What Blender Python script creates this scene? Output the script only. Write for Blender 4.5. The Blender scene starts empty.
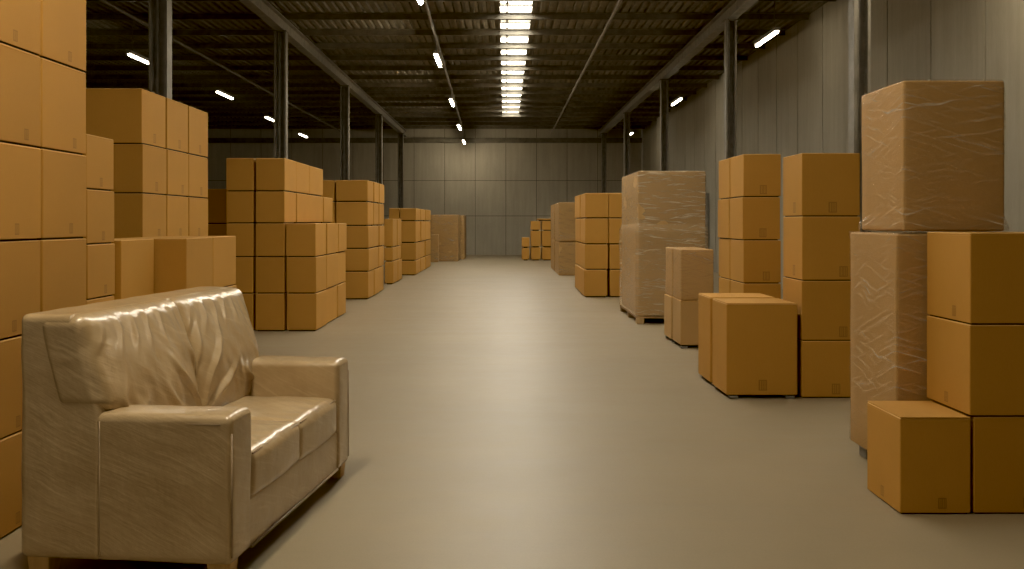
import bpy, bmesh, math, random
from mathutils import Vector, Matrix, noise

random.seed(7)
S = bpy.context.scene
COL = S.collection
H = 1.35                      # eye height

# ------------------------------------------------------------------ helpers
def link(o, parent=None):
    COL.objects.link(o)
    if parent is not None:
        o.parent = parent
    return o

def tag(o, label, cat, group=None, kind=None):
    if label:
        n = len(label.split())
        if n < 4 or n > 16:
            print('LABEL LENGTH', n, label)
        o['label'] = label
    if cat: o['category'] = cat
    if group: o['group'] = group
    if kind: o['kind'] = kind
    return o

def empty(name, loc, rz=0.0):
    o = bpy.data.objects.new(name, None)
    o.empty_display_size = 0.1
    o.location = loc
    o.rotation_euler = (0, 0, rz)
    return link(o)

def mobj(name, bm, mats, parent=None, loc=(0, 0, 0), rz=0.0, smooth=None):
    me = bpy.data.meshes.new(name)
    bmesh.ops.recalc_face_normals(bm, faces=bm.faces)
    bm.to_mesh(me)
    bm.free()
    for m in (mats if isinstance(mats, (list, tuple)) else [mats]):
        me.materials.append(m)
    if smooth is not None:
        for p in me.polygons:
            p.use_smooth = True
        if smooth < 3.1:
            me.set_sharp_from_angle(angle=smooth)
    o = bpy.data.objects.new(name, me)
    o.location = loc
    o.rotation_euler = (0, 0, rz)
    return link(o, parent)

def add_box(bm, x0, x1, y0, y1, z0, z1, mi=0):
    v = [bm.verts.new(p) for p in ((x0, y0, z0), (x1, y0, z0), (x1, y1, z0), (x0, y1, z0),
                                   (x0, y0, z1), (x1, y0, z1), (x1, y1, z1), (x0, y1, z1))]
    for f in ((0, 3, 2, 1), (4, 5, 6, 7), (0, 1, 5, 4), (1, 2, 6, 5), (2, 3, 7, 6), (3, 0, 4, 7)):
        bm.faces.new([v[i] for i in f]).material_index = mi

def add_tube(bm, p0, p1, r, n=10, mi=0):
    p0, p1 = Vector(p0), Vector(p1)
    d = (p1 - p0).normalized()
    a = d.orthogonal().normalized()
    b = d.cross(a)
    r0, r1 = [], []
    for k in range(n):
        t = 2 * math.pi * k / n
        off = (a * math.cos(t) + b * math.sin(t)) * r
        r0.append(bm.verts.new(p0 + off)); r1.append(bm.verts.new(p1 + off))
    for k in range(n):
        bm.faces.new((r0[k], r0[(k + 1) % n], r1[(k + 1) % n], r1[k])).material_index = mi
    bm.faces.new(r0[::-1]).material_index = mi
    bm.faces.new(r1).material_index = mi

def axis_pts(h, r, n, k=4):
    """coordinates from -h to h: k steps in each rounded corner, n between"""
    i = h - r
    pts = []
    for a in range(k):
        pts.append(-i - r * math.tan(math.radians(45) * (k - a) / k))
    for a in range(n + 1):
        pts.append(-i + 2 * i * a / n)
    for a in range(1, k + 1):
        pts.append(i + r * math.tan(math.radians(45) * a / k))
    return pts

def soft_block(sx, sy, sz, r, nx, ny, nz, k=4):
    """rounded block, base centre at the origin; returns a bmesh"""
    hx, hy, hz = sx / 2, sy / 2, sz / 2
    X, Y, Z = axis_pts(hx, r, nx, k), axis_pts(hy, r, ny, k), axis_pts(hz, r, nz, k)
    bm = bmesh.new()
    cache = {}
    def vert(x, y, z):
        key = (round(x, 6), round(y, 6), round(z, 6))
        if key in cache: return cache[key]
        q = Vector((x, y, z))
        c = Vector((max(-hx + r, min(hx - r, x)), max(-hy + r, min(hy - r, y)), max(-hz + r, min(hz - r, z))))
        d = q - c
        p = c + d.normalized() * r
        p.z += hz
        cache[key] = bm.verts.new(p)
        return cache[key]
    def face(a, b, f):
        for i in range(len(a) - 1):
            for j in range(len(b) - 1):
                bm.faces.new((f(a[i], b[j]), f(a[i + 1], b[j]), f(a[i + 1], b[j + 1]), f(a[i], b[j + 1])))
    for s in (-1, 1):
        face(X, Y, lambda a, b: vert(a, b, s * hz))
        face(X, Z, lambda a, b: vert(a, s * hy, b))
        face(Y, Z, lambda a, b: vert(s * hx, a, b))
    bmesh.ops.recalc_face_normals(bm, faces=bm.faces)
    bm.normal_update()
    return bm

def displace(bm, fn):
    bm.normal_update()
    moves = [(v, v.normal * fn(v.co, v.normal)) for v in bm.verts]
    for v, d in moves:
        v.co += d

def sm(a, b, x):
    t = max(0.0, min(1.0, (x - a) / (b - a)))
    return t * t * (3 - 2 * t)

# ------------------------------------------------------------------ materials
def mat(name):
    m = bpy.data.materials.new(name)
    m.use_nodes = True
    nt = m.node_tree
    p = nt.nodes['Principled BSDF']
    return m, nt, p

def nd(nt, t, **kw):
    n = nt.nodes.new(t)
    for k, v in kw.items():
        setattr(n, k, v)
    return n

def math_node(nt, op, a, b=None, c=None):
    n = nt.nodes.new('ShaderNodeMath'); n.operation = op
    for i, v in enumerate((a, b, c)):
        if v is None: continue
        if isinstance(v, (int, float)): n.inputs[i].default_value = v
        else: nt.links.new(v, n.inputs[i])
    return n.outputs[0]

def noise_node(nt, vec, scale, detail=4, rough=0.55):
    n = nt.nodes.new('ShaderNodeTexNoise')
    n.inputs['Scale'].default_value = scale
    n.inputs['Detail'].default_value = detail
    n.inputs['Roughness'].default_value = rough
    if vec is not None: nt.links.new(vec, n.inputs['Vector'])
    return n.outputs['Fac']

def mapping(nt, scale=(1, 1, 1), rot=(0, 0, 0), src='Object'):
    tc = nt.nodes.new('ShaderNodeTexCoord')
    mp = nt.nodes.new('ShaderNodeMapping')
    mp.inputs['Scale'].default_value = scale
    mp.inputs['Rotation'].default_value = rot
    nt.links.new(tc.outputs[src], mp.inputs['Vector'])
    return mp.outputs['Vector']

def ramp(nt, fac, stops):
    n = nt.nodes.new('ShaderNodeValToRGB')
    el = n.color_ramp.elements
    while len(el) < len(stops): el.new(0.5)
    for e, (p, c) in zip(el, stops):
        e.position = p
        e.color = (*c, 1) if len(c) == 3 else c
    nt.links.new(fac, n.inputs['Fac'])
    return n.outputs['Color']

def bump(nt, height, strength, dist, normal=None):
    b = nt.nodes.new('ShaderNodeBump')
    b.inputs['Strength'].default_value = strength
    b.inputs['Distance'].default_value = dist
    nt.links.new(height, b.inputs['Height'])
    if normal is not None: nt.links.new(normal, b.inputs['Normal'])
    return b.outputs['Normal']

def scale_col(nt, col, fac):
    n = nt.nodes.new('ShaderNodeVectorMath'); n.operation = 'SCALE'
    nt.links.new(col, n.inputs[0])
    if isinstance(fac, (int, float)): n.inputs['Scale'].default_value = fac
    else: nt.links.new(fac, n.inputs['Scale'])
    return n.outputs[0]

CARD = (0.460, 0.240, 0.054)
def cardboard(name, col=CARD, var=0.10):
    m, nt, p = mat(name)
    oi = nt.nodes.new('ShaderNodeObjectInfo')
    v = mapping(nt, (1, 1, 1))
    n1 = noise_node(nt, v, 3.0, 3)
    n2 = noise_node(nt, mapping(nt, (260, 260, 40)), 1.0, 2)
    f = math_node(nt, 'MULTIPLY_ADD', n1, 0.14, 0.93 - var / 2)
    f = math_node(nt, 'MULTIPLY_ADD', oi.outputs['Random'], var, f)
    f = math_node(nt, 'MULTIPLY_ADD', n2, 0.10, math_node(nt, 'SUBTRACT', f, 0.05))
    rgb = nt.nodes.new('ShaderNodeRGB'); rgb.outputs[0].default_value = (*col, 1)
    nt.links.new(scale_col(nt, rgb.outputs[0], f), p.inputs['Base Color'])
    p.inputs['Roughness'].default_value = 0.72
    p.inputs['Specular IOR Level'].default_value = 0.25
    nt.links.new(bump(nt, n2, 0.12, 0.002), p.inputs['Normal'])
    return m

M = {}
M['card'] = cardboard('kraft_cardboard')
M['edge_highlight'] = cardboard('kraft_edge_highlight', (0.56, 0.33, 0.11))  # lighter tone stands in for light along the top edges
M['card_dull'] = cardboard('dull_cardboard', (0.42, 0.262, 0.108))
M['mark'] = cardboard('printed_mark', (0.32, 0.172, 0.046))
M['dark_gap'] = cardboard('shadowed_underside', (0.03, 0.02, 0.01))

def film(name, tint=(0.70, 0.53, 0.33), lo=0.07, hi=0.72, slope=0.32, dens=48):
    m, nt, p = mat(name)
    tc = nt.nodes.new('ShaderNodeTexCoord')
    sx = nt.nodes.new('ShaderNodeSeparateXYZ'); nt.links.new(tc.outputs['Object'], sx.inputs[0])
    s = math_node(nt, 'ADD', sx.outputs[0], sx.outputs[1])
    def streak(sl, d, seed, warp=0.05):
        w = noise_node(nt, tc.outputs['Object'], 2.5, 2)
        zz = math_node(nt, 'MULTIPLY_ADD', s, sl, sx.outputs[2])
        zz = math_node(nt, 'MULTIPLY_ADD', w, warp, zz)
        cb = nt.nodes.new('ShaderNodeCombineXYZ')
        nt.links.new(math_node(nt, 'MULTIPLY', s, 2.2), cb.inputs[0])
        nt.links.new(math_node(nt, 'MULTIPLY', zz, d), cb.inputs[1])
        cb.inputs[2].default_value = seed
        return noise_node(nt, cb.outputs[0], 1.0, 5, 0.65)
    a = streak(slope, dens, 1.3)
    b = streak(-slope * 0.5, dens * 0.7, 8.1, 0.15)
    mx = math_node(nt, 'MAXIMUM', a, b)
    st = ramp(nt, mx, [(0.52, (lo,) * 3), (0.62, (lo + 0.13,) * 3), (0.74, (hi,) * 3)])
    nt.links.new(ramp(nt, mx, [(0.55, tint), (0.72, (0.86, 0.77, 0.63))]), p.inputs['Base Color'])  # white glints on the film creases are painted in as pale colour
    p.inputs['Roughness'].default_value = 0.24
    p.inputs['Specular IOR Level'].default_value = 0.6
    nt.links.new(bump(nt, mx, 0.38, 0.010), p.inputs['Normal'])
    tr = nt.nodes.new('ShaderNodeBsdfTransparent')
    tr.inputs[0].default_value = (0.97, 0.95, 0.92, 1)
    mix = nt.nodes.new('ShaderNodeMixShader')
    nt.links.new(st, mix.inputs[0])
    nt.links.new(tr.outputs[0], mix.inputs[1])
    nt.links.new(p.outputs[0], mix.inputs[2])
    nt.links.new(mix.outputs[0], nt.nodes['Material Output'].inputs[0])
    return m
M['film'] = film('stretch_film')
M['film_pallet'] = film('stretch_film_layered', (0.60, 0.45, 0.26), 0.34, 0.8, 0.1, 36)
M['film_far'] = film('stretch_film_dense', (0.42, 0.29, 0.13), 0.16, 0.5, 0.3, 14)

def leather():
    m, nt, p = mat('cream_leather_under_film')
    tc = nt.nodes.new('ShaderNodeTexCoord')
    v = tc.outputs['Object']
    n1 = noise_node(nt, v, 4.5, 4)
    n2 = noise_node(nt, v, 160, 3)
    sx = nt.nodes.new('ShaderNodeSeparateXYZ'); nt.links.new(v, sx.inputs[0])
    # fine slanting tension lines of the clear wrap
    s = math_node(nt, 'ADD', sx.outputs[0], math_node(nt, 'MULTIPLY', sx.outputs[1], 0.8))
    zz = math_node(nt, 'MULTIPLY_ADD', s, 0.42, sx.outputs[2])
    zz = math_node(nt, 'MULTIPLY_ADD', noise_node(nt, v, 2.0, 2), 0.12, zz)
    cb = nt.nodes.new('ShaderNodeCombineXYZ')
    nt.links.new(math_node(nt, 'MULTIPLY', s, 3.0), cb.inputs[0])
    nt.links.new(math_node(nt, 'MULTIPLY', zz, 34), cb.inputs[1])
    st = noise_node(nt, cb.outputs[0], 1.0, 5, 0.6)
    col = ramp(nt, n1, [(0.25, (0.40, 0.285, 0.150)), (0.75, (0.52, 0.39, 0.225))])
    add = ramp(nt, st, [(0.55, (0, 0, 0)), (0.85, (0.16, 0.135, 0.095))])
    mx = nt.nodes.new('ShaderNodeVectorMath'); mx.operation = 'ADD'
    nt.links.new(col, mx.inputs[0]); nt.links.new(add, mx.inputs[1])
    nt.links.new(mx.outputs[0], p.inputs['Base Color'])
    p.inputs['Roughness'].default_value = 0.38
    p.inputs['Coat Weight'].default_value = 0.8
    p.inputs['Coat Roughness'].default_value = 0.17
    nb = bump(nt, n2, 0.10, 0.002)
    nb = bump(nt, n1, 0.35, 0.03, nb)
    nb = bump(nt, st, 0.22, 0.008, nb)
    nt.links.new(nb, p.inputs['Normal'])
    nt.links.new(bump(nt, st, 0.4, 0.010), p.inputs['Coat Normal'])
    return m
M['leather'] = leather()

def wood(name, col=(0.42, 0.24, 0.10)):
    m, nt, p = mat(name)
    n = noise_node(nt, mapping(nt, (18, 18, 2)), 2.0, 5)
    nt.links.new(ramp(nt, n, [(0.3, tuple(c * 0.75 for c in col)), (0.7, col)]), p.inputs['Base Color'])
    p.inputs['Roughness'].default_value = 0.5
    return m
M['wood'] = wood('beech_wood', (0.62, 0.40, 0.17))
M['pallet_wood'] = wood('pallet_wood', (0.42, 0.28, 0.13))

def plain(name, col, rough=0.6, metal=0.0, nscale=6, namp=0.25):
    m, nt, p = mat(name)
    n = noise_node(nt, mapping(nt), nscale, 5)
    a = tuple(c * (1 - namp) for c in col); b = tuple(c * (1 + namp) for c in col)
    nt.links.new(ramp(nt, n, [(0.3, a), (0.7, b)]), p.inputs['Base Color'])
    p.inputs['Roughness'].default_value = rough
    p.inputs['Metallic'].default_value = metal
    return m
M['steel'] = plain('grey_painted_steel', (0.19, 0.175, 0.145), 0.45)
M['dark_steel'] = plain('dark_roof_steel', (0.13, 0.115, 0.085), 0.5)
M['deck'] = plain('roof_deck_sheet', (0.15, 0.133, 0.098), 0.6)
M['pad'] = plain('grey_plastic', (0.16, 0.15, 0.13), 0.35)
M['piping'] = plain('leather_piping', (0.36, 0.27, 0.175), 0.4)
M['housing'] = plain('lamp_housing', (0.25, 0.24, 0.21), 0.5)
M['door'] = plain('grey_door_paint', (0.20, 0.19, 0.17), 0.5)
M['groove'] = plain('panel_joint', (0.05, 0.046, 0.037), 0.8)

def wallmat(name, col):
    m, nt, p = mat(name)
    n1 = noise_node(nt, mapping(nt), 0.55, 5)
    n2 = noise_node(nt, mapping(nt, (7, 7, 0.6)), 1.0, 5, 0.6)
    n3 = noise_node(nt, mapping(nt, (60, 60, 9)), 1.0, 3)
    f = math_node(nt, 'MULTIPLY_ADD', n1, 0.35, 0.55)
    f = math_node(nt, 'MULTIPLY_ADD', n2, 0.40, f)
    f = math_node(nt, 'MULTIPLY_ADD', n3, 0.18, f)
    f = math_node(nt, 'SUBTRACT', f, 0.1)
    rgb = nt.nodes.new('ShaderNodeRGB'); rgb.outputs[0].default_value = (*col, 1)
    nt.links.new(scale_col(nt, rgb.outputs[0], f), p.inputs['Base Color'])
    p.inputs['Roughness'].default_value = 0.75
    nt.links.new(bump(nt, n3, 0.15, 0.004), p.inputs['Normal'])
    return m
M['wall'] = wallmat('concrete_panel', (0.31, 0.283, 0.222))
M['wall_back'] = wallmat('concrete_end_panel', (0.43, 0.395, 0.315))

def floormat():
    m, nt, p = mat('polished_concrete')
    n1 = noise_node(nt, mapping(nt), 0.8, 6, 0.6)
    n2 = noise_node(nt, mapping(nt), 7.0, 6, 0.65)
    n3 = noise_node(nt, mapping(nt), 90.0, 2)
    n4 = noise_node(nt, mapping(nt, (0.35, 3.5, 1)), 1.0, 4)
    f = math_node(nt, 'MULTIPLY_ADD', n1, 0.28, 0.56)
    f = math_node(nt, 'MULTIPLY_ADD', n2, 0.22, f)
    f = math_node(nt, 'MULTIPLY_ADD', n3, 0.16, f)
    f = math_node(nt, 'MULTIPLY_ADD', n4, 0.22, f)
    rgb = nt.nodes.new('ShaderNodeRGB'); rgb.outputs[0].default_value = (0.275, 0.224, 0.145, 1)
    nt.links.new(scale_col(nt, rgb.outputs[0], f), p.inputs['Base Color'])
    r = math_node(nt, 'MULTIPLY_ADD', n2, 0.14, 0.29)
    r = math_node(nt, 'MULTIPLY_ADD', n4, 0.14, r)
    nt.links.new(r, p.inputs['Roughness'])
    p.inputs['Specular IOR Level'].default_value = 0.30
    nb = bump(nt, n4, 0.06, 0.02)
    nt.links.new(bump(nt, n2, 0.05, 0.01, nb), p.inputs['Normal'])
    return m
M['floor'] = floormat()

def emit(name, col, strength):
    m = bpy.data.materials.new(name); m.use_nodes = True
    nt = m.node_tree; nt.nodes.clear()
    e = nt.nodes.new('ShaderNodeEmission'); o = nt.nodes.new('ShaderNodeOutputMaterial')
    e.inputs[0].default_value = (*col, 1); e.inputs[1].default_value = strength
    nt.links.new(e.outputs[0], o.inputs[0])
    return m
SKY = emit('daylit_skylight_sheet', (1.0, 0.93, 0.79), 22.0)
TUBE = emit('lit_lamp_tube', (1.0, 0.84, 0.60), 120.0)
TUBE_DIM = emit('lit_side_lamp_tube', (1.0, 0.86, 0.64), 22.0)
TUBE_FILL = emit('added_fill_tube', (1.0, 0.84, 0.60), 430.0)  # for the unseen lamp added to light the foreground

# ------------------------------------------------------------------ the building
XL, XR, YF, YN = -12.5, 5.62, 41.0, -4.0
DECK = 5.2

bm = bmesh.new()
add_box(bm, XL - .2, XR + .2, YN, YF + .2, -0.15, 0)
tag(mobj('floor', bm, M['floor']), 'smooth polished beige concrete warehouse floor', None, kind='structure')

def panel_wall(name, along, fixed, a0, a1, inward, breaks, zs, label):
    """panels with open joints in front of a dark backing"""
    bm = bmesh.new()
    g = 0.018 if along == 'y' else 0.009
    bs = [a0] + [b for b in breaks if a0 + .05 < b < a1 - .05] + [a1]
    for i in range(len(bs) - 1):
        for j in range(len(zs) - 1):
            p0, p1 = bs[i] + g, bs[i + 1] - g
            z0, z1 = zs[j] + (g if j else 0), zs[j + 1] - g
            d0, d1 = sorted((fixed, fixed + inward * -0.06))
            if along == 'y': add_box(bm, d0, d1, p0, p1, z0, z1)
            else: add_box(bm, p0, p1, d0, d1, z0, z1)
    d0, d1 = sorted((fixed - inward * .03, fixed - inward * .2))
    if along == 'y': add_box(bm, d0, d1, a0, a1, 0, zs[-1], 1)
    else: add_box(bm, a0, a1, d0, d1, 0, zs[-1], 1)
    return tag(mobj(name, bm, [M.get(name, M['wall']), M['groove']]), label, None, kind='structure')

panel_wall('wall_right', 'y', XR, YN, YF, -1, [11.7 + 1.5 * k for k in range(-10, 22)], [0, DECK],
           'grey upright wall panels along the right side')
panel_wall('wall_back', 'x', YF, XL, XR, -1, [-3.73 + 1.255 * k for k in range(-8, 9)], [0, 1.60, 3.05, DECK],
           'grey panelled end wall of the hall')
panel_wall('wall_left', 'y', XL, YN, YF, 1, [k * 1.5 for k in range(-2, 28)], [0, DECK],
           'grey panelled left side wall')

# ribbed deck with an opening for the skylight
SK0, SK1, SKY0, SKY1 = -0.10, 0.50, 5.5, 35.8
bm = bmesh.new()
def deck_strip(x0, x1, y0, y1):
    n = max(1, int(round((x1 - x0) / 0.15)))
    w = (x1 - x0) / n
    prof = []
    for k in range(n):
        a = x0 + k * w
        prof += [(a, 0), (a + w * .42, 0), (a + w * .52, .045), (a + w * .9, .045)]
    prof.append((x1, 0))
    r0 = [bm.verts.new((x, y0, DECK + z)) for x, z in prof]
    r1 = [bm.verts.new((x, y1, DECK + z)) for x, z in prof]
    for i in range(len(prof) - 1):
        bm.faces.new((r0[i], r1[i], r1[i + 1], r0[i + 1]))
deck_strip(XL - .1, SK0, YN, YF + .1)
deck_strip(SK1, XR + .1, YN, YF + .1)
deck_strip(SK0, SK1, YN, SKY0)
deck_strip(SK0, SK1, SKY1, YF + .1)
add_box(bm, XL - .2, XR + .2, YN, YF + .2, DECK + .16, DECK + .3)
tag(mobj('ceiling', bm, M['deck']), 'dark ribbed metal roof deck', None, kind='structure')

w = empty('window_1', ((SK0 + SK1) / 2, (SKY0 + SKY1) / 2, DECK))
tag(w, 'long bright skylight strip running down the roof', None, kind='structure')
hx, hy = (SK1 - SK0) / 2, (SKY1 - SKY0) / 2
bm = bmesh.new(); add_box(bm, -hx, hx, -hy, hy, .06, .075)
mobj('pane', bm, SKY, w)
bm = bmesh.new()
for s in (-1, 1): add_box(bm, s * hx - .015, s * hx + .015, -hy, hy, -.01, .08)
add_box(bm, -.16 - .018, -.16 + .018, -hy, hy, .03, .06)
k = -hy
while k < hy:
    add_box(bm, -hx, hx, k - .045, k + .045, .01, .06); k += 0.772
mobj('glazing_bars', bm, M['dark_steel'], w)

# purlins
PS = 1.545
first = None
for k in range(-6, 16):
    y = 16.9 + PS * k
    if y > YF - .3: break
    bm = bmesh.new()
    L0, L1 = XL + .02, XR - .02
    add_box(bm, L0, L1, -.005, .005, 0, .115)
    add_box(bm, L0, L1, -.005, .060, 0, .008)
    add_box(bm, L0, L1, -.060, .005, .107, .115)
    if first is None:
        o = mobj('roof_purlin', bm, M['dark_steel'], None, (0, y, DECK - .115))
        first = o
    else:
        bm.free(); o = first.copy(); link(o); o.location = (0, y, DECK - .115)
    tag(o, 'dark steel purlin running crosswise under the roof deck', 'purlin', 'roof purlins')

def i_beam(bm, x, y0, y1, z0, z1, w):
    add_box(bm, x - w / 2, x + w / 2, y0, y1, z0, z0 + .018)
    add_box(bm, x - w / 2, x + w / 2, y0, y1, z1 - .018, z1)
    add_box(bm, x - .008, x + .008, y0, y1, z0, z1)
BZ0, BZ1 = 4.84, DECK - .115
for x, side in ((-4.1, 'left'), (3.9, 'right')):
    bm = bmesh.new(); i_beam(bm, 0, YN, YF - .02, 0, BZ1 - BZ0, .17)
    o = mobj('roof_beam', bm, M['steel'], None, (x, 0, BZ0))
    tag(o, 'long steel roof beam over the %s row of columns' % side, 'beam')
bm = bmesh.new(); add_box(bm, XL + .02, XR - .02, -.08, .08, 0, .20)
o = mobj('end_wall_beam', bm, M['dark_steel'], None, (0, YF - .12, 4.58))
tag(o, 'dark beam along the top of the far end wall', 'beam')

ORD = ['nearest', 'second', 'third', 'fourth', 'farthest']
def column(x, y, side, k):
    t = empty('steel_column', (x, y, 0))
    tag(t, '%s grey steel column in the %s column row%s' % (ORD[k], side, '' if k in (0, 4) else ', counted from the camera'), 'column', '%s row of columns' % side)
    bm = bmesh.new()
    hw = .092 if x < 0 else .075
    for s in (-1, 1):
        add_box(bm, s * hw - .016, s * hw + .016, -.09, .09, .02, BZ0)
    add_box(bm, -hw, hw, .02, .032, .02, BZ0)
    mobj('shaft', bm, M['steel'], t)
    bm = bmesh.new(); add_box(bm, -.2, .2, -.2, .2, 0, .02)
    mobj('base_plate', bm, M['dark_steel'], t)
    bm = bmesh.new(); add_tube(bm, (-.03, -.005, .02), (-.03, -.005, BZ0 - .02), .02)
    mobj('conduit', bm, M['steel'], t, smooth=.6)
    bm = bmesh.new(); add_box(bm, -.12, .12, -.11, .11, BZ0 - .02, BZ0)
    mobj('cap_plate', bm, M['dark_steel'], t)
for k, y in enumerate((11.9, 18.3, 25.6, 32.5, 39.3)): column(-4.1, y, 'left', k)
for k, y in enumerate((11.0, 17.3, 24.5, 32.0, 39.4)): column(3.9, y, 'right', k)

# lamps
LZ = 4.48
def lamp(x, y, label, group, tube=None):
    t = empty('strip_light', (x, y, LZ))
    tag(t, label, 'light', group)
    bm = bmesh.new(); add_box(bm, -.045, .045, -.70, .70, .035, .09)
    mobj('housing', bm, M['housing'], t)
    bm = soft_block(.055, 1.36, .042, .016, 1, 4, 1, 2)
    for v in bm.verts: v.co.z -= .007
    mobj('tube', bm, tube or TUBE, t, smooth=1.0)
    for yy in (-.5, .5):
        bm = bmesh.new(); add_tube(bm, (0, yy, .09), (0, yy, DECK - LZ), .006, 6)
        mobj('hanger', bm, M['dark_steel'], t)
for i, y in enumerate((13.7, 19.5, 26.4, 33.3, 39.4)):
    lamp((-1.21, -1.31, -1.40, -1.52, -1.62)[i], y, ['strip light over the aisle cut by the top edge of the view', 'large lit strip light over the aisle left of the skylight',
                    'second whole lit strip light in the row left of the skylight', 'third lit strip light left of the skylight, near the end wall',
                    'smallest lit strip light left of the skylight, at the end wall'][i], 'aisle strip lights')
for i, y in enumerate((19.45, 24.85, 30.7, 36.4)):
    lamp((-7.06, -6.96, -7.18, -7.35)[i], y, ['largest lit strip light in the left bay, beside the nearest left column', 'second lit strip light in the left bay, between two columns',
                   'third lit strip light in the left bay, against the second column', 'smallest lit strip light in the left bay, right of the second column'][i], 'left bay strip lights', TUBE_DIM)
for i, y in enumerate((17.2, 26.2, 36.0)):
    lamp(4.50, y, ['largest lit strip light beside the right wall', 'middle lit strip light beside the right wall', 'smallest lit strip light beside the right wall'][i], 'right wall strip lights', TUBE_DIM)
# added out of view: these two brighten the foreground and right wall
lamp(4.50, 9.9, 'unseen fill light added beside the right wall, above the view', 'right wall strip lights')
lamp(-1.31, 3.3, 'unseen fill light added over the aisle, above the view', 'aisle strip lights', TUBE_FILL)

for x, z, lab in ((-1.32, 4.82, 'thin conduit running along the roof beside the aisle lights'),
                  (1.85, 4.9, 'thin conduit running along the roof right of the skylight'),
                  (-6.45, 4.9, 'thin conduit running along the roof of the left bay')):
    lean = .0146 if 'aisle lights' in lab else 0
    bm = bmesh.new(); add_tube(bm, (lean * (20 - YN), YN, 0), (lean * (20.3 - YF), YF - .3, 0), .028, 8)
    tag(mobj('roof_conduit', bm, M['steel'] if x > -5 else M['dark_steel'], None, (x, 0, z), smooth=.8), lab, 'conduit')

# grey door in the right wall
d = empty('door_1', (XR - .02, 28.0, 0)); tag(d, 'grey door in the right wall', None, kind='structure')
bm = bmesh.new(); add_box(bm, -.03, .0, -.45, .45, .01, 2.06); mobj('door_leaf', bm, M['door'], d)
bm = bmesh.new()
add_box(bm, -.07, .0, -.53, -.45, 0, 2.14); add_box(bm, -.07, .0, .45, .53, 0, 2.14); add_box(bm, -.07, 0, -.45, .45, 2.06, 2.14)
mobj('door_frame', bm, M['housing'], d)
bm = bmesh.new(); add_tube(bm, (-.07, -.38, 1.0), (-.07, -.26, 1.0), .01, 8); add_tube(bm, (-.03, -.38, 1.0), (-.07, -.38, 1.0), .01, 8)
mobj('door_handle', bm, M['steel'], d)

# ------------------------------------------------------------------ cardboard boxes
def ring(bm, hx, hy, ins, z, r, seg=2):
    vs = []
    a, b = hx - ins, hy - ins
    r = max(r - ins * .5, .001)
    for cx, cy, t0 in ((a - r, b - r, 0), (-a + r, b - r, 90), (-a + r, -b + r, 180), (a - r, -b + r, 270)):
        for k in range(seg + 1):
            t = math.radians(t0 + 90 * k / seg)
            vs.append(bm.verts.new((cx + r * math.cos(t), cy + r * math.sin(t), z)))
    return vs

def box_bm(sx, sy, sz, r, gap, marks='', foot=0.0, top=True, msz=.055):
    """a closed carton: shadow joint at the foot, folded edges, printed marks low on the faces"""
    bm = bmesh.new()
    hx, hy = sx / 2, sy / 2
    ins = gap * 1.6
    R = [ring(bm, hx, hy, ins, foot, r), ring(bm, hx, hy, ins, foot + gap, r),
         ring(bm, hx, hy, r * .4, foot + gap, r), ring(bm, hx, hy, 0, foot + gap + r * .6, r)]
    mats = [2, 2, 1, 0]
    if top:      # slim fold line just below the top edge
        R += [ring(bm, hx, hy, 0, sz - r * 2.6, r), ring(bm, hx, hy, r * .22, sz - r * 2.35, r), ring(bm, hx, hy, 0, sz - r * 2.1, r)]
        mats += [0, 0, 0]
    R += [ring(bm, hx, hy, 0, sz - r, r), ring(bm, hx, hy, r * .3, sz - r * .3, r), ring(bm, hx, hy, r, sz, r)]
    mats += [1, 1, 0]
    n = len(R[0])
    for i in range(len(R) - 1):
        for k in range(n):
            f = bm.faces.new((R[i][k], R[i][(k + 1) % n], R[i + 1][(k + 1) % n], R[i + 1][k]))
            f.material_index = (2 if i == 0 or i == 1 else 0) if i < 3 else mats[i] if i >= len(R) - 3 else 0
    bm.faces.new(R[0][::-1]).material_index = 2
    bm.faces.new(R[-1]).material_index = 0
    # the highlight along the top fold is painted on in lighter card
    e = .0006
    def patch(side, off):
        w, h = msz * .78, msz
        z0 = foot + gap + sz * .045
        cells = [(-w / 2, -w / 2 + w * .16), (-w * .22, -w * .10), (-w * .02, w * .10), (w * .2, w * .3), (w * .38, w / 2)]
        strips = [(a, b, z0, z0 + h) for a, b in cells] + [(-w / 2, w / 2, z0, z0 + h * .1), (-w / 2, w / 2, z0 + h * .9, z0 + h)]
        for a, b, p, q in strips:
            if side == 'f': c = [(off + a, -hy - e, p), (off + b, -hy - e, p), (off + b, -hy - e, q), (off + a, -hy - e, q)]
            elif side == 'r': c = [(hx + e, off + a, p), (hx + e, off + b, p), (hx + e, off + b, q), (hx + e, off + a, q)]
            else: c = [(-hx - e, off - a, p), (-hx - e, off - b, p), (-hx - e, off - b, q), (-hx - e, off - a, q)]
            bm.faces.new([bm.verts.new(v) for v in c]).material_index = 3
    for ch in marks:
        d = sx if ch == 'f' else sy
        patch(ch, d * random.uniform(-.02, .22) * (1 if ch != 'l' else -1))
    return bm

BM = [M['card'], M['edge_highlight'], M['dark_gap'], M['mark']]
NBOX = 0
def carton(x0, x1, y0, y1, z0, z1, label, group, marks='', name='cardboard_box', gap=None, mats=None, foot=0.0):
    global NBOX
    NBOX += 1
    cy = (y0 + y1) / 2
    g = gap if gap is not None else max(.008, .00115 * y0)
    hg = g * .6
    sx, sy, sz = x1 - x0 - 2 * hg, y1 - y0 - max(2 * hg, .0042 * y0), z1 - z0
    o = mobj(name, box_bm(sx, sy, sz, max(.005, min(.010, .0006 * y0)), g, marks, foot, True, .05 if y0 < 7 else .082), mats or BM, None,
             ((x0 + x1) / 2 + random.uniform(-.0007, .0007) * y0 * (1 if y0 < 30 else .3), cy + random.uniform(-.3, .3) * hg, z0),
             random.uniform(-.0025, .0025))
    return tag(o, label, 'box', group)

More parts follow.
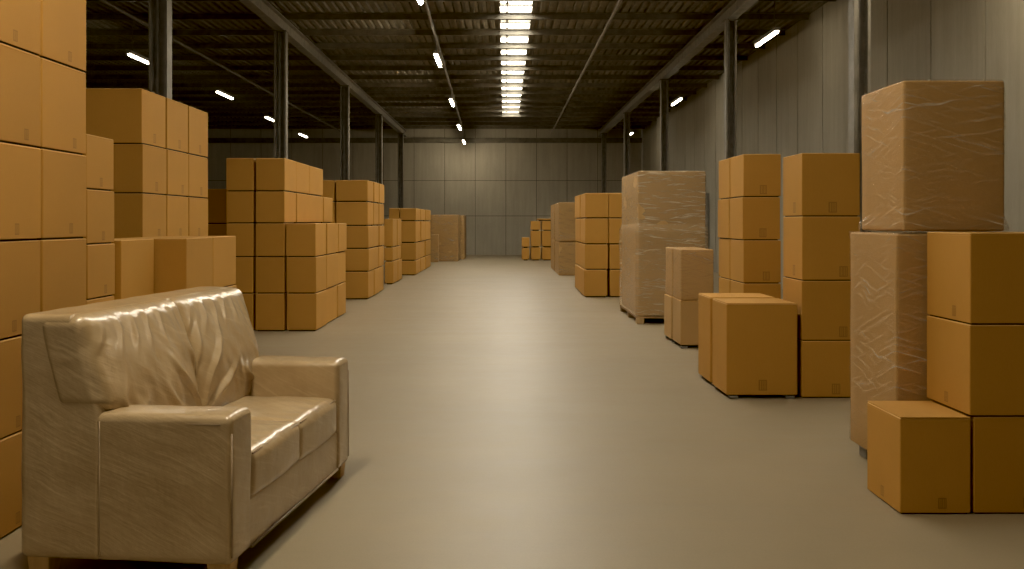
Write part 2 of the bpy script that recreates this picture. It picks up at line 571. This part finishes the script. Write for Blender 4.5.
TIER = {3: ['bottom', 'middle', 'top'], 2: ['bottom', 'top'], 4: ['bottom', 'second', 'third', 'top'],
        5: ['bottom', 'second', 'third', 'fourth', 'top'], 6: ['bottom', 'second', 'third', 'fourth', 'fifth', 'top']}

def stack(xs, ys, zs, desc, group, cols=None, rows=None, marks='', tiers=None, skip=None):
    """xs/ys/zs: the joint planes. cols/rows name each column across and each row in depth"""
    nt_ = len(zs) - 1
    for i in range(len(xs) - 1):
        for j in range(len(ys) - 1):
            for k in range(nt_):
                if skip and skip(i, j, k): continue
                words = [TIER[nt_][k] + ' tier' if not tiers else tiers[k]]
                if rows: words.append(rows[j])
                if cols: words.append(cols[i])
                lab = '%s, %s' % (desc, ', '.join(words))
                a, b = sorted((xs[i], xs[i + 1]))
                mk = marks
                carton(a, b, ys[j], ys[j + 1], zs[k], zs[k + 1], lab, group, mk)

def cum(z0, hs):
    out = [z0]
    for h in hs: out.append(out[-1] + h)
    return out

# A: tall wall of boxes behind the sofa
stack([-2.135, -2.66], [4.11, 4.616, 5.12], [k * .4222 for k in range(7)], 'brown box in tall stack behind sofa', 'boxes in the tall stack behind the sofa',
      rows=['nearer column', 'farther column'], marks='rf')
# B: narrow stack of small boxes
stack([-2.295, -2.75], [5.49, 5.90], [k * .306 for k in range(7)], 'small brown box in narrow single column beyond tall stack', 'boxes in the narrow left column', marks='r')
# C: dark fronted stack
stack([-3.12, -3.87], [8.6, 9.24, 9.89, 10.57], cum(0, (.588, .588, .42, .4265, .4795)), 'brown box in stack below nearest left column', 'boxes in the stack below the nearest left column',
      rows=['nearest row', 'middle row', 'farthest row'], marks='r')
# D: low boxes just beyond the sofa back
stack([-2.45, -2.95], [6.38, 7.0], [k * .411 for k in range(4)], 'brown box in low column behind sofa back, left one', 'low boxes behind the sofa')
stack([-2.25, -2.80], [7.05, 7.72, 8.41], [k * .411 for k in range(4)], 'brown box in low stack behind sofa back corner', 'low boxes behind the sofa', rows=['nearer row', 'farther row'])
# E: big stepped stack
EZ = cum(0, (.464, .451, .417, .396, .412))
DE, GE = 'brown box in big stepped stack beyond sofa', 'boxes in the big stepped stack'
RW4 = ['first row', 'second row', 'third row', 'last row']
stack([-2.33, -2.715], [12.33, 13.09, 14.0, 14.75], EZ[:4], DE, GE, rows=RW4, cols=['aisle column'], tiers=['bottom tier', 'second tier', 'third tier'], marks='')
stack([-2.72, -3.095], [12.33, 13.06, 13.96, 15.05, 15.88], EZ, DE, GE, rows=RW4, cols=['middle column'], skip=lambda i, j, k: k == 4 and j == 3)
stack([-3.10, -3.455], [12.33, 13.06], EZ, DE, GE, cols=['left column'])
# F: dim stack left of it
stack([-3.46, -3.86], [12.65, 13.3], cum(0, (.4417,) * 3 + (.445,)), 'dim brown box in column left of stepped stack', 'boxes left of the stepped stack')
# G: tall stack further on
GZ = cum(0, (.48, .40, .40, .418, .383))
DG, GG = 'brown box in third big stack on left', 'boxes in the third left stack'
stack([-2.37, -2.95], [17.4, 18.2, 18.95, 19.75], GZ, DG, GG, rows=['first row', 'middle row', 'last row'], cols=['aisle side'])
stack([-2.96, -3.5], [17.4, 18.2], GZ, DG, GG, cols=['away from aisle'])
# H: narrow low column
stack([-2.40, -2.62], [21.6, 22.5, 23.4], cum(0, (.49, .305, .625)), 'small far brown box in short left stack', 'boxes in the short far left stack', rows=['nearer row', 'farther row'])
# I: far stack
IZ = cum(0, (.368, .45, .55, .33))
stack([-2.22, -2.66], [25.2, 26.6, 28.1, 30.0], IZ, 'far brown box in fourth big left stack', 'boxes in the fourth left stack', rows=['first row', 'middle row', 'last row'], cols=['aisle side'])
stack([-2.67, -2.96], [25.2, 26.6], IZ, 'far brown box in fourth big left stack', 'boxes in the fourth left stack', cols=['away from aisle'])

# L: far right
DL, GL = 'far brown box in stepped right group by end wall', 'far right boxes'
stack([.574, .885], [35.0, 36.0], [0, .44, .80], DL, GL, cols=['lowest step'], tiers=['bottom', 'top'])
stack([.89, 1.28, 1.75], [35.0, 36.0], [0, .458, 1.04, 1.385], DL, GL, cols=['left column', 'right column'])
carton(1.12, 1.72, 35.05, 35.9, 1.385, 1.47, 'flat far brown box on top of the stepped right group', GL)
# N: right stack
NZ = cum(0, (.49, .456, .467, .457))
DN, GN = 'brown box in right stack left of tall wrapped load', 'boxes in the far right stack'
stack([1.415, 1.855], [17.9, 19.1, 20.5], NZ, DN, GN, rows=['nearer row', 'farther row'], cols=['aisle side'])
stack([1.86, 2.30], [17.9, 19.1], NZ, DN, GN, cols=['away from aisle'])
# Q: two-deep stack
stack([2.166, 2.52], [9.1, 9.67, 10.2], [k * .394 for k in range(6)], 'brown box in tall right stack behind low pair', 'boxes in the tall narrow right stack', rows=['nearer column', 'farther column'], marks='f')
# S: single column
stack([2.274, 2.73], [7.65, 8.2], cum(0, (.4376, .461, .493, .487)), 'large brown box in single column right of low pair', 'boxes in the single right column', marks='fl')

def with_top(o, sx, sy, sz, mats=M['card']):
    bm = soft_block(sx, sy, .006, .0025, 1, 1, 1, 1)
    for v in bm.verts: v.co.z += sz
    mobj('top_panel', bm, mats, o)

def pads(o, sx, sy):
    for a in (-1, 1):
        for b in (-1, 1):
            bm = soft_block(.07, .07, .022, .006, 1, 1, 1, 2)
            for v in bm.verts: v.co += Vector((a * (sx / 2 - .045), b * (sy / 2 - .045), 0))
            p = mobj('foot_pad', bm, M['pad'], o)
            p['label'] = 'small grey foot pad'

# R: low pair in front
o = carton(1.685, 2.237, 7.63, 8.18, 0, .722, 'big low carton in front of right stacks, nearer one with front face visible', 'low pair of big cartons', 'f', gap=.008, foot=.02)
with_top(o, .534, .52, .722); pads(o, .52, .56)
o = carton(1.685, 2.237, 8.235, 8.77, 0, .722, 'big low carton directly behind the nearer low one by the aisle', 'low pair of big cartons', '', gap=.008, foot=.02)
with_top(o, .534, .505, .722); pads(o, .52, .54)
# U, W, V: near right boxes
GU = 'boxes in the right foreground'
o = carton(1.822, 2.157, 4.605, 5.045, 0, .444, 'low brown carton at right foreground with lit top, beside the wrapped tower', GU, 'fl', gap=.007)
with_top(o, .322, .424, .444)
carton(2.163, 2.62, 4.61, 5.09, 0, .45, 'brown carton on the floor in the bottom right corner of view', GU, 'f', gap=.007)
carton(2.14, 2.60, 4.605, 5.10, .45, .875, 'brown carton in the right foreground, middle of the right edge pile', GU, 'fl', gap=.007)
carton(2.14, 2.60, 4.605, 5.10, .875, 1.30, 'brown carton in the right foreground, topmost of the right edge pile', GU, 'fl', gap=.007)

# ------------------------------------------------------------------ wrapped loads
def wrapped(name, loc, rz, blocks, label, cat, group=None, amp=.008, far=False, z0=0.0, flare=None, step=None, fm=None):
    """blocks: (cx, cy, sx, sy, za, zb) card blocks, each covered by stretch film"""
    t = empty(name, loc, rz)
    tag(t, label, cat, group)
    for bi, (cx, cy, sx, sy, za, zb) in enumerate(blocks):
        n = 1 if far else 4
        sd = random.random() * 40
        bm = soft_block(sx - .010, sy - .010, zb - za - .008, .012, 6, 6, 8, 2)
        displace(bm, lambda c, nn: .004 * noise.noise(c * 3 + Vector((sd, 0, 0))))
        for v in bm.verts: v.co += Vector((cx, cy, za))
        mobj('carton_block', bm, M['card_dull'], t, smooth=.7)
        nx, ny, nz = (8, 8, 10) if far else (26, 26, 44)
        bm = soft_block(sx, sy, zb - za, .022, nx, ny, nz, 3)
        hz = zb - za
        def fn(c, nn):
            p = Vector((c.x * 2.2 + sd, c.y * 2.2, c.z * 5.0 + .8 * (c.x + c.y)))
            d = amp * noise.noise(p) + amp * .5 * noise.noise(p * 2.7)
            s = (c.x + c.y) * 1.0
            d += amp * .35 * max(0, noise.noise(Vector((s * 1.5, (c.z + .45 * s) * 16, sd))))
            if step: d += .034 * (1 - sm(step - .05, step + .06, c.z + .04 * noise.noise(Vector((c.x * 3, c.y * 3, 0)))))
            if flare:
                a, b, f0, f1 = flare[bi]
                d += f0 * (1 - sm(0, a, c.z)) + f1 * sm(hz - b, hz, c.z) * (1 if abs(nn.z) < .7 else 0)
            return d * (.25 if abs(nn.z) > .75 else 1)
        displace(bm, fn)
        for v in bm.verts:
            v.co += Vector((cx, cy, za))
            v.co.z = min(max(v.co.z, za + .002), zb + .003)
        mobj('stretch_film', bm, M[fm or ('film_far' if far else 'film')], t, smooth=3.14)
    return t

def pallet(name, x0, x1, y0, y1, h, label, m):
    t = empty(name, ((x0 + x1) / 2, (y0 + y1) / 2, 0))
    tag(t, label, 'pallet')
    hx, hy = (x1 - x0) / 2, (y1 - y0) / 2
    n = 5
    for k in range(n):
        w = 2 * hy / n
        bm = bmesh.new(); add_box(bm, -hx, hx, -hy + k * w + .008, -hy + (k + 1) * w - .008, h - .025, h)
        mobj('deck_board', bm, m, t)
    for a in (-1, 0, 1):
        for b in (-1, 0, 1):
            bm = soft_block(.10, .12, h - .025, .006, 1, 1, 1, 1)
            for v in bm.verts: v.co += Vector((a * (hx - .052), b * (hy - .062), 0))
            mobj('block', bm, m, t)

# O: tall wrapped load on a wooden pallet
pallet('wooden_pallet', 1.74, 2.66, 13.23, 15.15, .10, 'wooden pallet under the tall wrapped load on the right', M['pallet_wood'])
wrapped('wrapped_pallet_load', (2.20, 14.19, 0), 0, [(0.012, 0, .90, 1.88, .104, 2.03)],
        'tall film-wrapped pallet load standing mid right of the aisle', 'wrapped load', amp=.013, flare=[(1.0, .05, .0, .0)], step=1.17, fm='film_pallet')
# P: wrapped boxes beside it, on low pads
def wrapped_box(x0, x1, y0, y1, z0, z1, label, group, far=False, amp=.005, card=None):
    t = wrapped('wrapped_box', ((x0 + x1) / 2, (y0 + y1) / 2, z0), 0, [(0, 0, x1 - x0 - .016 - 3 * amp, y1 - y0 - .016 - 3 * amp, 0, z1 - z0 - .004)], label, 'wrapped box', group, amp=amp, far=far)
    return t
GP = 'wrapped boxes before the tall stack'
for y0, y1, w in ((10.63, 11.17, 'nearer'), (11.17, 11.70, 'farther')):
    for k, (a, b) in enumerate(((.0, .514), (.516, 1.07))):
        lab = '%s %s carton of wrapped four-box block behind low pair' % (['lower', 'upper'][k], w)
        if k == 0:
            carton(1.855, 2.24, y0, y1, 0, .512, lab, GP, '', gap=.012, foot=.028, mats=[M['card_dull'], M['edge_highlight'], M['dark_gap'], M['mark']])
            o = COL.objects[-1]; pads(o, .37, .52)
        else:
            wrapped_box(1.855, 2.24, y0, y1, a, b, lab, GP, amp=.004)
# M: two wrapped double stacks
for j, (y0, y1) in enumerate(((25.2, 27.3), (27.5, 29.7))):
    for k, (a, b) in enumerate(((0, .855), (.855, 1.855))):
        wrapped_box(1.336, 2.2, y0, y1, a, b, '%s wrapped load in far right double stack, %s one' % (['lower', 'upper'][k], ['nearer', 'farther'][j]), 'far right wrapped loads', far=True, amp=.008)
# J, K: wrapped loads at the far left end
wrapped_box(-2.72, -2.23, 33.6, 34.2, 0, .94, 'small wrapped box at far left end, before the wrapped pair', 'far left wrapped loads', far=True)
wrapped('wrapped_pallet_load', (-2.08, 35.1, 0), 0, [(0, 0, .96, 1.7, .0, 1.605)], 'nearer big brown wrapped load at far left end of aisle', 'wrapped load', 'far left wrapped loads', far=True, amp=.02)
wrapped('wrapped_pallet_load', (-1.96, 37.1, 0), 0, [(0, 0, .98, 1.7, .0, 1.60)], 'farthest big brown wrapped load by end wall on left', 'wrapped load', 'far left wrapped loads', far=True, amp=.02)
# T: near wrapped tower
pallet('plastic_pallet', 2.05, 2.58, 5.16, 5.80, .075, 'grey plastic pallet under the near wrapped tower', M['pad'])
wrapped('wrapped_load', (2.292, 5.475, 0), 0, [(0, 0, .578, .70, .079, 1.297)], 'tall film-wrapped lower load of the right foreground tower', 'wrapped load', 'near wrapped tower', amp=.0055,
        flare=[(.3, .06, .0, .012)])
wrapped('wrapped_load', (2.318, 5.465, 1.302), 0, [(0, 0, .535, .62, 0, .786)], 'big film-wrapped box on top of the right foreground tower', 'wrapped load', 'near wrapped tower', amp=.006,
        flare=[(.09, .1, .022, .0)])

# ------------------------------------------------------------------ the sofa
sofa = empty('sofa', (-1.850, 3.80, 0), -math.radians(6.2))
tag(sofa, 'cream leather two-seat sofa wrapped in clear plastic film in left foreground', 'sofa')
# local axes: x = depth from the rear, y = length from the near end
LEN, DEP, ARM, BZ = 1.655, .842, .215, .07
LM = M['leather']

def place(bm, x, y, z):
    for v in bm.verts: v.co += Vector((x, y, z))
    return bm

# base rail
bm = soft_block(DEP - .06, LEN - .10, .20, .015, 10, 20, 4, 3)
displace(bm, lambda c, n: .003 * noise.noise(c * 5))
place(bm, DEP / 2 + .02, LEN / 2, BZ)
base = mobj('base', bm, LM, sofa, smooth=3.14)
bm = bmesh.new(); add_tube(bm, (DEP - .004, ARM, BZ + .008), (DEP - .004, LEN - ARM, BZ + .008), .006, 8)
mobj('piping', bm, M['piping'], base, smooth=3.14)

# back: full length prism with slanted front
def back_front(z):
    return .335 - .115 * sm(.58, 1.0, z)
BH = 1.0
bm = soft_block(.335, LEN, BH - BZ, .032, 12, 50, 36, 5)
for v in bm.verts:
    z = v.co.z + BZ
    u = v.co.x + .1675
    f = back_front(z)
    v.co.x = u * f / .335
displace(bm, lambda c, n: .0035 * noise.noise(Vector((c.x * 4, c.y * 4, c.z * 4))) + .002 * noise.noise(Vector((c.x * 9, c.y * 9, c.z * 9 + 3))))
place(bm, 0, LEN / 2, BZ)
back = mobj('backrest', bm, LM, sofa, smooth=3.14)

# back cushions
def back_cushion(y0, y1, seed):
    w = y1 - y0
    bm = soft_block(.20, w, .568, .05, 8, 60, 56, 6)
    def fn(c, n):
        d = 0.0
        yy, zz = c.y / (w / 2), c.z / .568
        if n.x > -.3:
            d += .050 * (1 - yy ** 4) * math.sin(math.pi * min(1, max(0, zz)) ** 1.25) * max(0, n.x)
            # folds that fan out from the lower middle seam and the arm corner
            sgn = 1 if seed == 0 else -1
            ax, az = c.y - sgn * w * .5, c.z + .02
            ang = math.atan2(az, -sgn * ax + .02)
            rad = math.hypot(ax, az)
            fold = max(0, math.sin(ang * 15 + 3 * noise.noise(Vector((c.y * 3, c.z * 3, seed))))) ** 3
            d += .020 * fold * sm(.05, .16, rad) * (1 - sm(.30, .60, rad))
            bx, bz = c.y + sgn * w * .5, c.z + .0
            ang2 = math.atan2(bz, sgn * bx + .02); rad2 = math.hypot(bx, bz)
            d += .018 * max(0, math.sin(ang2 * 13 + seed)) ** 3 * sm(.04, .14, rad2) * (1 - sm(.2, .42, rad2))
            # gathers below the top roll
            d += .008 * max(0, math.sin(c.y * 48 + 5 * noise.noise(Vector((c.y * 2, c.z * 4, 2))))) ** 2 * sm(.36, .46, c.z) * (1 - sm(.5, .58, c.z))
            d += (.010 * noise.noise(Vector((c.y * 5, c.z * 5, seed + 4))) + .007 * noise.noise(Vector((c.y * 14 + c.z * 9, c.z * 6 - c.y * 4, seed + 7)))) * max(0, n.x)
        return d
    displace(bm, fn)
    for v in bm.verts:
        z = v.co.z + .43
        v.co.x += .272 - .108 * sm(.45, 1.02, z)
        lo = 1 - sm(.58, .68, z)
        v.co.y *= 1 - .16 * lo * (1 if seed == 0 and v.co.y < 0 or seed == 1 and v.co.y > 0 else 0)
        v.co.z = z
        v.co.y += (y0 + y1) / 2
    return bm
bmc = back_cushion(-.003, LEN / 2 + .010, 0)
mobj('back_cushion', bmc, LM, sofa, smooth=3.14)
bmc = back_cushion(LEN / 2 - .010, LEN + .003, 1)
mobj('back_cushion', bmc, LM, sofa, smooth=3.14)

# armrests
for s, y in ((0, ARM / 2), (1, LEN - ARM / 2)):
    bm = soft_block(DEP - .30, ARM, .625 - BZ, .028, 26, 8, 26, 5)
    def fa(c, n):
        d = .004 * noise.noise(c * 4 + Vector((s * 9, 0, 0)))
        if n.z > .3: d += .010 * (1 - (c.y / (ARM / 2)) ** 2) * n.z
        d += .003 * max(0, noise.noise(Vector((c.x * 7, c.y * 20, c.z * 12 + s)))) * (1 if n.z > .2 else .3)
        return d
    displace(bm, fa)
    place(bm, .30 + (DEP - .30) / 2, y, BZ)
    arm = mobj('armrest', bm, LM, sofa, smooth=3.14)
    yo = 0.004 if s == 0 else LEN - .004
    yi = ARM - .006 if s == 0 else LEN - ARM + .006
    bm = bmesh.new()
    for yy in (yo,):
        sg = 1 if s == 0 else -1
        for a, b in (((.335, yy, .596), (DEP - .045, yy, .596)), ((DEP - .0035, yy + sg * .006, .56), (DEP - .0035, yy + sg * .006, .10))):
            add_tube(bm, a, b, .0045, 8)
    mobj('piping', bm, M['piping'], arm, smooth=3.14)
    bm = bmesh.new(); add_tube(bm, (.325, -.0005 if s == 0 else LEN + .0005, .085), (.325, -.0005 if s == 0 else LEN + .0005, .60), .003, 6)
    mobj('seam', bm, M['piping'], arm, smooth=3.14)

# seat cushions
for s in (0, 1):
    y0 = ARM - .004 + s * (LEN / 2 - ARM + .004)
    w = LEN / 2 - ARM + .018
    y0 -= .012 * s
    D = DEP - .27
    bm = soft_block(D, w, .195, .045, 26, 26, 6, 6)
    def fs(c, n):
        d = 0
        if n.z > 0:
            d += .022 * (1 - (c.x / (D / 2)) ** 2) * (1 - (c.y / (w / 2)) ** 2) * n.z
            d += .005 * noise.noise(Vector((c.x * 7, c.y * 5, s + 2))) * n.z
            d += .004 * max(0, math.sin(c.y * 60 + 6 * noise.noise(Vector((c.x * 4, c.y * 4, s))))) ** 2 * sm(.05, .25, c.x) * n.z
        if n.x > 0: d += .010 * (1 - (c.y / (w / 2)) ** 2) * n.x
        return d + .002 * noise.noise(c * 9)
    displace(bm, fs)
    place(bm, DEP - D / 2 - .002, y0 + w / 2, .255)
    cu = mobj('seat_cushion', bm, LM, sofa, smooth=3.14)
    bm = bmesh.new()
    add_tube(bm, (DEP - .010, y0 + .03, .437), (DEP - .010, y0 + w - .03, .437), .004, 6)
    mobj('piping', bm, M['piping'], cu, smooth=3.14)

# wooden legs
for x, y in ((.07, .06), (.07, LEN - .06), (DEP - .06, .06), (DEP - .06, LEN - .06)):
    bm = soft_block(.09, .09, BZ + .006, .005, 1, 1, 1, 2)
    for v in bm.verts:
        f = .86 + .14 * v.co.z / BZ
        v.co.x *= f; v.co.y *= f
    place(bm, x, y, 0)
    lg = mobj('leg', bm, M['wood'], sofa, smooth=.6)
    lg['label'] = 'short light wooden leg'

# ------------------------------------------------------------------ light, sky, camera
wd = bpy.data.worlds.new('World'); S.world = wd; wd.use_nodes = True
bg = wd.node_tree.nodes['Background']
bg.inputs[0].default_value = (1.0, 0.84, 0.62, 1)
bg.inputs[1].default_value = 0.20

cam = bpy.data.cameras.new('Camera')
cam.sensor_width = 36.0
cam.lens = 36.0 * 1000 / 1024
cam.shift_x = 7 / 1024
cam.shift_y = -62.5 / 1024
cam.clip_end = 200
co = bpy.data.objects.new('Camera', cam); COL.objects.link(co)
co.location = (0, 0, H)
co.rotation_euler = (math.radians(90), 0, 0)
S.camera = co

S.view_settings.view_transform = 'Standard'
S.view_settings.look = 'None'
S.view_settings.exposure = 0.12
S.view_settings.use_curve_mapping = True
S.view_settings.curve_mapping.black_level = (.0045, .0045, .0048)
S.view_settings.curve_mapping.update()
print('boxes', NBOX)
